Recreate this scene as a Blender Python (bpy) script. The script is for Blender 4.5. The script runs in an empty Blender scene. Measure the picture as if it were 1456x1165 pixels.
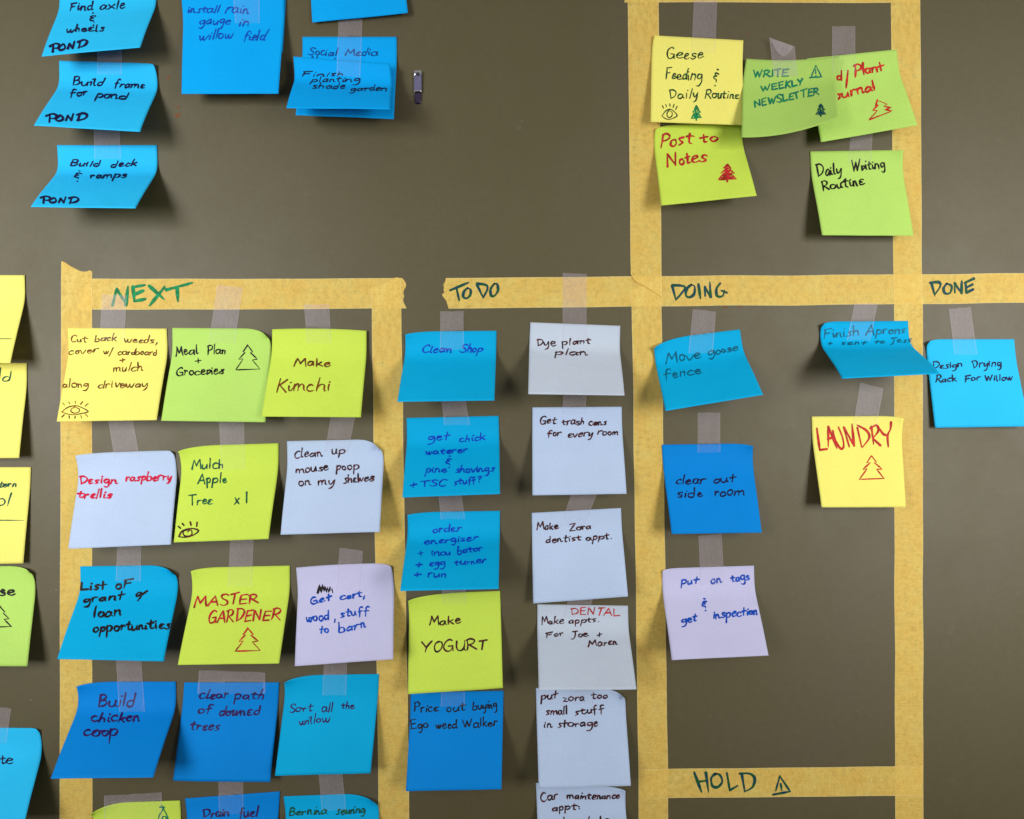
import bpy, math, random
from mathutils import Vector, noise

# ---------------------------------------------------------------- scale
# board coordinates: x right, y down, lift away from the board, in units of U metres
U = 0.000585            # a 76 mm sticky note is 130 units wide
CX, CY, D = 728.0, 582.0, 1250.0
Z0 = 1.45               # height of the board centre above the floor

def W(x, y, l=0.0):
    return Vector(((x - CX) * U, -l * U, Z0 + (CY - y) * U))

scene = bpy.context.scene
col = scene.collection
R = math.radians

# ---------------------------------------------------------------- camera
cam_d = bpy.data.cameras.new('camera')
cam = bpy.data.objects.new('camera', cam_d)
col.objects.link(cam)
cam.location = (0.0, -D * U, Z0)
cam.rotation_euler = (R(90), 0, 0)
cam_d.sensor_width = 36.0
cam_d.lens = 36.0 * D / 1456.0
cam_d.clip_start = 0.01
cam_d.clip_end = 50.0
scene.camera = cam

# ---------------------------------------------------------------- light
world = bpy.data.worlds.new('World')
scene.world = world
world.use_nodes = True
wt = world.node_tree
bg = wt.nodes['Background']
wg = wt.nodes.new('ShaderNodeTexCoord')
ws = wt.nodes.new('ShaderNodeSeparateXYZ')
wr = wt.nodes.new('ShaderNodeValToRGB')          # a room: pale ceiling above, darker floor below
wm = wt.nodes.new('ShaderNodeMapRange')
wm.inputs['From Min'].default_value = -1.0
wt.links.new(wg.outputs['Generated'], ws.inputs[0])
wt.links.new(ws.outputs['Z'], wm.inputs['Value'])
wt.links.new(wm.outputs['Result'], wr.inputs['Fac'])
for k, (p, c) in enumerate(((0.22, (.05, .045, .04)), (0.95, (1.0, .99, .97)))):
    wr.color_ramp.elements[k].position = p
    wr.color_ramp.elements[k].color = (*c, 1)
wt.links.new(wr.outputs['Color'], bg.inputs['Color'])
bg.inputs['Strength'].default_value = 0.46

def area(name, loc, target, sx, sy, power, color, spread):
    ld = bpy.data.lights.new(name, 'AREA')
    ld.shape = 'RECTANGLE'
    ld.size, ld.size_y = sx, sy
    ld.energy = power
    ld.color = color
    ld.spread = R(spread)
    o = bpy.data.objects.new(name, ld)
    o.location = loc
    o.rotation_euler = (Vector(target) - Vector(loc)).to_track_quat('-Z', 'Y').to_euler()
    col.objects.link(o)
    return o

area('window_light', (-0.80, -1.15, Z0 + 0.10), (-0.50, 0, Z0 + .10), 0.42, 0.55, 3.0, (0.985, 0.99, 1.0), 72)
area('room_light', (0.85, -1.15, Z0 + 0.06), (0.50, 0, Z0 + .05), 0.42, 0.55, 2.9, (1.0, 0.985, 0.965), 72)

scene.view_settings.view_transform = 'Standard'
scene.view_settings.look = 'None'
scene.view_settings.exposure = 0.0
scene.view_settings.gamma = 1.0

# ---------------------------------------------------------------- materials
def lin(c):
    def f(v):
        v /= 255.0
        return v / 12.92 if v <= 0.04045 else ((v + 0.055) / 1.055) ** 2.4
    return tuple(f(v) for v in c)

class NT:
    def __init__(s, name):
        s.m = bpy.data.materials.new(name)
        s.m.use_nodes = True
        s.t = s.m.node_tree
        s.b = s.t.nodes['Principled BSDF']
    def n(s, typ, **kw):
        nd = s.t.nodes.new(typ)
        for k, v in kw.items():
            setattr(nd, k, v)
        return nd
    def l(s, a, b):
        s.t.links.new(a, b)
    def noise(s, scale, detail=3, rough=0.6, stretch=None):
        tc = s.n('ShaderNodeTexCoord')
        nz = s.n('ShaderNodeTexNoise')
        nz.inputs['Scale'].default_value = scale
        nz.inputs['Detail'].default_value = detail
        nz.inputs['Roughness'].default_value = rough
        src = tc.outputs['Object']
        if stretch:
            mp = s.n('ShaderNodeMapping')
            mp.inputs['Scale'].default_value = stretch
            s.l(src, mp.inputs['Vector'])
            src = mp.outputs['Vector']
        s.l(src, nz.inputs['Vector'])
        return nz.outputs['Fac']
    def ramp(s, src, stops):
        r = s.n('ShaderNodeValToRGB')
        e = r.color_ramp.elements
        while len(e) < len(stops):
            e.new(0.5)
        for i, (p, c) in enumerate(stops):
            e[i].position = p
            e[i].color = (c[0], c[1], c[2], 1) if hasattr(c, '__len__') else (c, c, c, 1)
        s.l(src, r.inputs['Fac'])
        return r.outputs['Color']
    def bump(s, src, strength, dist):
        b = s.n('ShaderNodeBump')
        b.inputs['Strength'].default_value = strength
        b.inputs['Distance'].default_value = dist
        s.l(src, b.inputs['Height'])
        s.l(b.outputs['Normal'], s.b.inputs['Normal'])
    def mixc(s, fac, a, b, mode='MIX'):
        m = s.n('ShaderNodeMix', data_type='RGBA', blend_type=mode)
        for sock, v in ((m.inputs[0], fac), (m.inputs[6], a), (m.inputs[7], b)):
            if hasattr(v, 'is_linked'):
                s.l(v, sock)
            elif hasattr(v, '__len__'):
                sock.default_value = (v[0], v[1], v[2], 1)
            else:
                sock.default_value = v
        return m.outputs[2]
    def uv_edge(s, w):
        """1 near the long cut edges of a strip, 0 inside"""
        uv = s.n('ShaderNodeUVMap')
        sp = s.n('ShaderNodeSeparateXYZ')
        s.l(uv.outputs['UV'], sp.inputs[0])
        a = s.n('ShaderNodeMath', operation='SUBTRACT'); a.inputs[1].default_value = 0.5
        s.l(sp.outputs['X'], a.inputs[0])
        b = s.n('ShaderNodeMath', operation='ABSOLUTE'); s.l(a.outputs[0], b.inputs[0])
        mr = s.n('ShaderNodeMapRange')
        mr.inputs['From Min'].default_value = 0.5 - w
        mr.inputs['From Max'].default_value = 0.5 - w * 0.4
        s.l(b.outputs[0], mr.inputs['Value'])
        return mr.outputs['Result']

def scl(c, k):
    return tuple(min(1.0, v * k) for v in c)

def paper(name, rgb, sat_dark=0.9):
    t = NT(name)
    c = lin(rgb)
    f1 = t.noise(9.0, 3, 0.6)
    f2 = t.noise(1400.0, 3, 0.7)
    base = t.ramp(f1, [(0.3, scl(c, 0.93)), (0.7, scl(c, 1.04))])
    fib = t.ramp(f2, [(0.3, 0.90), (0.7, 1.06)])
    t.l(t.mixc(1.0, base, fib, 'MULTIPLY'), t.b.inputs['Base Color'])
    t.b.inputs['Roughness'].default_value = 0.72
    t.b.inputs['Specular IOR Level'].default_value = 0.12
    und = t.noise(38.0, 4, 0.55)
    ad = t.n('ShaderNodeMath', operation='MULTIPLY_ADD'); ad.inputs[1].default_value = 0.12
    t.l(f2, ad.inputs[0]); t.l(und, ad.inputs[2])
    t.bump(ad.outputs[0], 0.5, 0.0016)
    # thin paper lets a little of its own colour through
    tr = t.n('ShaderNodeBsdfTranslucent'); tr.inputs['Color'].default_value = (*c, 1)
    mx = t.n('ShaderNodeMixShader'); mx.inputs[0].default_value = 0.05
    out = t.t.nodes['Material Output']
    t.l(t.b.outputs[0], mx.inputs[1]); t.l(tr.outputs[0], mx.inputs[2])
    t.l(mx.outputs[0], out.inputs['Surface'])
    return t.m

PAPER = {
    'sky':    paper('sky_blue_paper', (44, 198, 252)),
    'azure':  paper('azure_paper', (0, 174, 255)),
    'deep':   paper('deep_blue_paper', (0, 138, 226)),
    'teal':   paper('turquoise_blue_paper', (0, 176, 230)),
    'olive':  paper('olive_green_paper', (176, 214, 104)),
    'lime':   paper('lime_paper', (210, 236, 88)),
    'green':  paper('green_paper', (190, 230, 112)),
    'yellow': paper('yellow_paper', (255, 244, 124)),
    'lav':    paper('lavender_paper', (207, 205, 238)),
    'pale':   paper('pale_blue_paper', (194, 213, 242)),
    'white':  paper('grey_white_paper', (202, 213, 228)),
}

def ink(name, a, b):
    t = NT(name)
    f = t.noise(260.0, 2, 0.5)
    t.l(t.ramp(f, [(0.38, lin(a)), (0.62, lin(b))]), t.b.inputs['Base Color'])
    t.b.inputs['Roughness'].default_value = 0.6
    t.b.inputs['Specular IOR Level'].default_value = 0.2
    return t.m

INK = {
    'navy':   ink('navy_black_ink', (14, 8, 52), (24, 14, 70)),
    'black':  ink('black_ink', (14, 12, 14), (32, 20, 26)),
    'blue':   ink('blue_ink', (0, 62, 168), (0, 84, 196)),
    'royal':  ink('royal_blue_ink', (0, 52, 178), (6, 72, 200)),
    'steel':  ink('steel_blue_ink', (0, 52, 122), (0, 76, 160)),
    'petrol': ink('petrol_ink', (0, 84, 112), (0, 104, 132)),
    'purple': ink('purple_ink', (30, 14, 88), (58, 18, 90)),
    'maroon': ink('maroon_ink', (34, 12, 18), (92, 34, 30)),
    'brown':  ink('brown_ink', (74, 44, 12), (132, 66, 20)),
    'red':    ink('red_ink', (176, 26, 30), (214, 52, 40)),
    'brick':  ink('brick_red_ink', (148, 40, 22), (204, 40, 50)),
    'cherry': ink('cherry_red_ink', (196, 10, 52), (216, 26, 70)),
    'green':  ink('green_ink', (0, 112, 62), (0, 146, 86)),
    'forest': ink('dark_green_ink', (0, 62, 56), (4, 98, 64)),
    'bottle': ink('bottle_green_ink', (24, 40, 20), (10, 88, 48)),
    'teal':   ink('teal_green_ink', (0, 108, 96), (0, 138, 84)),
    'marker': ink('blue_green_marker', (0, 60, 84), (18, 86, 42)),
}

def board_mat():
    t = NT('painted_metal')
    c = lin((88, 80, 51))
    big = t.noise(3.2, 4, 0.55)
    base = t.ramp(big, [(0.3, scl(c, 0.93)), (0.5, c), (0.72, lin((90, 81, 61)))])
    fine = t.noise(170.0, 5, 0.75)
    base = t.mixc(1.0, base, t.ramp(fine, [(0.25, 0.90), (0.75, 1.08)]), 'MULTIPLY')
    # scuffs: sparse paler rubs
    sc = t.noise(24.0, 6, 0.8)
    fac = t.ramp(sc, [(0.62, 0.0), (0.76, 0.45)])
    base = t.mixc(fac, base, lin((112, 104, 82)))
    t.l(base, t.b.inputs['Base Color'])
    rr = t.noise(14.0, 5, 0.7)
    t.l(t.ramp(rr, [(0.3, 0.46), (0.7, 0.54)]), t.b.inputs['Roughness'])
    t.b.inputs['Specular IOR Level'].default_value = 0.38
    pe = t.noise(900.0, 2, 0.5)
    t.bump(pe, 0.12, 0.0003)
    return t.m
BOARD = board_mat()

def masking_mat():
    t = NT('yellow_masking_tape')
    f = t.noise(60.0, 5, 0.7)
    g = t.noise(230.0, 5, 0.8)
    h = t.noise(900.0, 3, 0.8)
    st = t.noise(110.0, 6, 0.85)
    base = t.ramp(f, [(0.30, lin((255, 208, 98))), (0.55, lin((255, 219, 112))), (0.75, lin((255, 227, 126)))])
    base = t.mixc(1.0, base, t.ramp(st, [(0.30, 0.74), (0.44, 0.98), (0.72, 1.04)]), 'MULTIPLY')
    base = t.mixc(1.0, base, t.ramp(h, [(0.3, 0.91), (0.7, 1.04)]), 'MULTIPLY')
    e = t.uv_edge(0.022)
    base = t.mixc(e, base, lin((255, 230, 150)))
    t.l(base, t.b.inputs['Base Color'])
    a = t.ramp(g, [(0.30, 0.56), (0.5, 0.74), (0.7, 0.82)])
    t.l(a, t.b.inputs['Alpha'])
    t.b.inputs['Roughness'].default_value = 0.6
    t.b.inputs['Specular IOR Level'].default_value = 0.35
    # crepe ridges run across the strip
    uvn = t.n('ShaderNodeUVMap'); mp = t.n('ShaderNodeMapping'); mp.inputs['Scale'].default_value = (2.2, 17.0, 1.0)
    cn = t.n('ShaderNodeTexNoise'); cn.inputs['Scale'].default_value = 1.0; cn.inputs['Detail'].default_value = 4; cn.inputs['Roughness'].default_value = 0.7
    t.l(uvn.outputs['UV'], mp.inputs['Vector']); t.l(mp.outputs['Vector'], cn.inputs['Vector'])
    t.bump(cn.outputs['Fac'], 0.7, 0.0011)
    return t.m
MASK = masking_mat()

def clear_mat(name, k):
    t = NT(name)
    g = t.noise(520.0, 5, 0.8)
    f = t.noise(60.0, 4, 0.7)
    t.b.inputs['Base Color'].default_value = (*lin((222, 208, 218)), 1)
    a = t.mixc(1.0, t.ramp(g, [(0.32, 0.10 * k), (0.46, 0.20 * k), (0.70, 0.25 * k)]), t.ramp(f, [(0.35, 0.78), (0.6, 1.0)]), 'MULTIPLY')
    e = t.uv_edge(0.035)
    a = t.mixc(e, a, (0.24, 0.24, 0.24))
    t.l(a, t.b.inputs['Alpha'])
    t.b.inputs['Roughness'].default_value = 0.42
    t.b.inputs['Specular IOR Level'].default_value = 0.35
    w_ = t.noise(130.0, 3, 0.6, (1.0, 1.0, .45))
    t.bump(w_, 0.5, 0.0012)
    return t.m
CLEAR = clear_mat('frosted_clear_tape', 1.0)
WET = clear_mat('clear_tape_on_paper', 0.28)

def plain(name, rgb, rough=0.5, metal=0.0, alpha=1.0):
    t = NT(name)
    c = lin(rgb)
    f = t.noise(400.0, 4, 0.7)
    t.l(t.ramp(f, [(0.3, scl(c, 0.85)), (0.7, scl(c, 1.1))]), t.b.inputs['Base Color'])
    t.b.inputs['Roughness'].default_value = rough
    t.b.inputs['Metallic'].default_value = metal
    t.b.inputs['Alpha'].default_value = alpha
    return t.m

# ---------------------------------------------------------------- object helpers
def mesh_obj(name, verts, faces, mat, parent=None, loc=None, uvs=None, smooth=True):
    org = loc if loc is not None else (parent['_o'] if False else Vector((0, 0, 0)))
    me = bpy.data.meshes.new(name)
    me.from_pydata([tuple(v - org) for v in verts], [], faces)
    if uvs:
        ul = me.uv_layers.new(name='UVMap')
        for lp in me.loops:
            ul.data[lp.index].uv = uvs[lp.vertex_index]
    me.materials.append(mat)
    if smooth:
        me.polygons.foreach_set('use_smooth', [True] * len(me.polygons))
    me.update()
    o = bpy.data.objects.new(name, me)
    col.objects.link(o)
    if parent is not None:
        o.parent = parent
    else:
        o.location = org
    return o

def tag(o, label, cat, group=None):
    o['label'] = label
    o['category'] = cat
    if group:
        o['group'] = group

def grid_faces(nu, nv):
    fs = []
    for j in range(nv):
        for i in range(nu):
            a = j * (nu + 1) + i
            fs.append((a, a + nu + 1, a + nu + 2, a + 1))
    return fs

# ---------------------------------------------------------------- setting
bx0, bx1, by0, by1 = -700, 2200, -700, 1900
bt = 40
vs = [W(bx0, by0), W(bx1, by0), W(bx1, by1), W(bx0, by1), W(bx0, by0, -bt), W(bx1, by0, -bt), W(bx1, by1, -bt), W(bx0, by1, -bt)]
board = mesh_obj('metal_board', vs, [(0, 3, 2, 1), (4, 5, 6, 7), (0, 1, 5, 4), (1, 2, 6, 5), (2, 3, 7, 6), (3, 0, 4, 7)], BOARD, loc=W(CX, CY), smooth=False)
board['kind'] = 'structure'

RUST = plain('rust', (128, 74, 38), 0.9)
RUB = plain('rub', (94, 86, 60), 0.75)
SCUFF = plain('scuff', (126, 118, 92), 0.8)
random.seed(11)
def blob(name, x, y, r, mat, ecc=1.0, lift=0.12):
    vs, n = [W(x, y, lift)], 12
    for k in range(n):
        a = 2 * math.pi * k / n
        rr = r * random.uniform(0.55, 1.2)
        vs.append(W(x + rr * math.cos(a), y + rr * ecc * math.sin(a), lift))
    vs = [v - board.location for v in vs]
    mesh_obj(name, vs, [(0, 1 + (k + 1) % n, 1 + k) for k in range(n)], mat, parent=board)
for (x, y, r, e) in ((252, 164, 4.2, .6), (254, 152, 1.8, 1.5), (256, 161, 1.6, 1), (239, 110, 2.2, 1), (241, 108, 1.0, 1),
                     (248, 148, 1.0, 2), (1031, 437, 5, .25), (1052, 436, 4, .25), (1084, 434, 2.4, .4), (1064, 48, 1.2, 1)):
    blob('rust_spot', x, y, r, RUST, e)
for (x, y, r, e) in ((80, 838, 1.5, 1), (76, 812, .9, 1), (72, 840, .8, 1), (66, 856, 1.0, .6), (44, 995, .9, 1.5), (470, 830, 1.2, .5),
                     (951, 758, 1.2, 1.2), (1132, 706, .9, 1), (1010, 1016, .7, 1), (1218, 1010, .8, 1), (12, 350, .8, 1), (668, 312, .8, 1), (820, 250, .7, 1)):
    blob('paint_chip', x, y, r, SCUFF, e)

for (x, y, r, e) in ((737, 181, 4.5, .7), (742, 172, 2.2, .8), (731, 176, 1.6, .6), (1137, 716, 1.1, .5), (1020, 300, .9, 1), (664, 620, .8, 1), (1390, 760, 1.0, 1), (1180, 860, .8, 1), (300, 300, .8, 1), (690, 60, .9, 1)):
    blob('rub_mark', x, y, r, RUB, e, .10)

# ---------------------------------------------------------------- sticky notes
TAB = []
NST = 40
F0, F1 = 0.10, 0.40
def sstep(t):
    t = 0 if t < 0 else (1 if t > 1 else t)
    return t * t * (3 - 2 * t)
def profile(th):
    A, H = [0.0], [0.0]
    for i in range(NST):
        t = (i + 0.5) / NST
        a = th * (sstep((t - F0) / (F1 - F0)) - 0.10 * sstep((t - 0.55) / 0.45))
        A.append(A[-1] + math.cos(a) / NST)
        H.append(H[-1] + math.sin(a) / NST)
    return A, H
for i in range(0, 89):
    A, H = profile(R(i))
    TAB.append((R(i), A[-1], H[-1]))
def theta_for(ratio):
    for i in range(1, len(TAB)):
        r1 = TAB[i][2] / max(TAB[i][1], 1e-6)
        if r1 >= ratio:
            r0 = TAB[i - 1][2] / TAB[i - 1][1]
            k = (ratio - r0) / max(r1 - r0, 1e-9)
            return TAB[i - 1][0] + k * (TAB[i][0] - TAB[i - 1][0]), TAB[i - 1][1] + k * (TAB[i][1] - TAB[i - 1][1])
    return TAB[-1][0], TAB[-1][1]

def at(px, py, l):
    """board x, y of the point that stands `l` off the board on the sight line through px, py"""
    s = D / (D - l)
    return (CX + (px - CX) / s, CY + (py - CY) / s)

def solve_z(T, B, L, zt):
    best = None
    z = zt + 4.0
    while z < 105:
        x, y = at(B[0], B[1], z)
        A = math.hypot(x - T[0], y - T[1])
        th, ca = theta_for((z - zt) / A)
        err = abs(A / ca - L)
        if best is None or err < best[0]:
            best = (err, z)
        z += 1.0
    return best[1]

class Note:
    def __init__(s, tl, tr, br, bl, z0=1.5, L=None, z=None, zt=None, curl=(), sag=(0, 0), bow=0.0):
        ztl, ztr = (zt if zt else (z0, z0))
        s.TL = (*at(tl[0], tl[1], ztl), ztl); s.TR = (*at(tr[0], tr[1], ztr), ztr)
        L = L or math.hypot(tr[0] - tl[0], tr[1] - tl[1])
        if z:
            zl, zr = z
        else:
            a = solve_z(s.TL, bl, L, ztl); b = solve_z(s.TR, br, L, ztr)
            m = (a + b) / 2
            zl, zr = .6 * a + .4 * m, .6 * b + .4 * m
        s.z = (zl, zr)
        s.BL = (*at(bl[0], bl[1], zl), zl); s.BR = (*at(br[0], br[1], zr), zr)
        s.pr = []
        for T, B in ((s.TL, s.BL), (s.TR, s.BR)):
            A = math.hypot(B[0] - T[0], B[1] - T[1])
            th, ca = theta_for(max(0.0, (B[2] - T[2]) / A))
            a, h = profile(th)
            ae = a[-1]; he = h[-1] if h[-1] > 1e-6 else 1.0
            s.pr.append(([v / ae for v in a], [v / he for v in h]))
        s.curl, s.sag, s.bow = curl, sag, bow
        s.sd = tl[0] * .137 + tl[1] * .071
    def edge(s, k, v):
        a, h = s.pr[k]
        T, B = ((s.TL, s.BL), (s.TR, s.BR))[k]
        if v <= 0:
            f = v * (a[1] - a[0]) * NST; g = 0.0
        elif v >= 1:
            f = 1 + (v - 1) * (a[-1] - a[-2]) * NST; g = 1 + (v - 1) * (h[-1] - h[-2]) * NST
        else:
            q = v * NST; i = min(int(q), NST - 1); r = q - i
            f = a[i] + (a[i + 1] - a[i]) * r; g = h[i] + (h[i + 1] - h[i]) * r
        return (T[0] + (B[0] - T[0]) * f, T[1] + (B[1] - T[1]) * f, T[2] + (B[2] - T[2]) * g)
    def P(s, u, v):
        a = s.edge(0, v); b = s.edge(1, v)
        x = a[0] + (b[0] - a[0]) * u; y = a[1] + (b[1] - a[1]) * u; z = a[2] + (b[2] - a[2]) * u
        m = 4 * u * (1 - u)
        y += m * (s.sag[0] * (1 - v) + s.sag[1] * v)
        z += m * s.bow * v * v
        for (side, dx, dy, dz, ru, rv) in s.curl:
            d = (1 - u) if side == 'R' else u
            w = max(0.0, 1 - d / ru - max(0.0, v) / rv)
            w = 1 - math.sqrt(1 - .97 * w * w)
            x += dx * w; y += dy * w; z += 1.7 * dz * w
        z += max(0.0, min(1.0, v)) * (1.6 * noise.noise(Vector((u * 1.8, v * 1.8, s.sd))) + .35 * noise.noise(Vector((u * 6, v * 6, s.sd))))
        return (x, y, z)
    def px(s, u, v):
        x, y, z = s.P(u, v)
        k = D / (D - z)
        return (CX + (x - CX) * k, CY + (y - CY) * k)
    def inv(s, px, py):
        u, v = 0.5, 0.5
        for _ in range(7):
            fx, fy = s.px(u, v)
            ex, ey = px - fx, py - fy
            if abs(ex) + abs(ey) < 0.03:
                break
            e = 0.01
            ax, ay = s.px(u + e, v); bx_, by_ = s.px(u, v + e)
            a, c = (ax - fx) / e, (ay - fy) / e
            b, d = (bx_ - fx) / e, (by_ - fy) / e
            det = a * d - b * c
            if abs(det) < 1e-6:
                break
            u += max(-.4, min(.4, (ex * d - ey * b) / det)); v += max(-.4, min(.4, (a * ey - c * ex) / det))
            u = max(-.3, min(1.3, u)); v = max(-.5, min(1.3, v))
        return u, v
    def on(s, px, py, off):
        u, v = s.inv(px, py)
        x, y, z = s.P(u, v)
        p = W(x, y, z)
        e = .02
        pu = W(*s.P(u + e, v)) - p; pv = W(*s.P(u, v + e)) - p
        n = pv.cross(pu)
        if n.length < 1e-12:
            n = Vector((0, -1, 0))
        n.normalize()
        if n.y > 0:
            n = -n
        return p + n * off * U, u, v
    def build(s, mat, label):
        nu, nv = 36, 30
        vs, uv = [], []
        for j in range(nv + 1):
            for i in range(nu + 1):
                vs.append(W(*s.P(i / nu, j / nv))); uv.append((i / nu, 1 - j / nv))
        org = W(*s.P(.5, 0))
        o = mesh_obj('sticky_note', vs, grid_faces(nu, nv), mat, loc=org, uvs=uv)
        md = o.modifiers.new('thickness', 'SOLIDIFY')
        md.thickness = 0.32 * U
        md.offset = -1
        tag(o, label, 'sticky note', 'sticky notes taped to the board')
        s.obj, s.org = o, org
        return o

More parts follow.
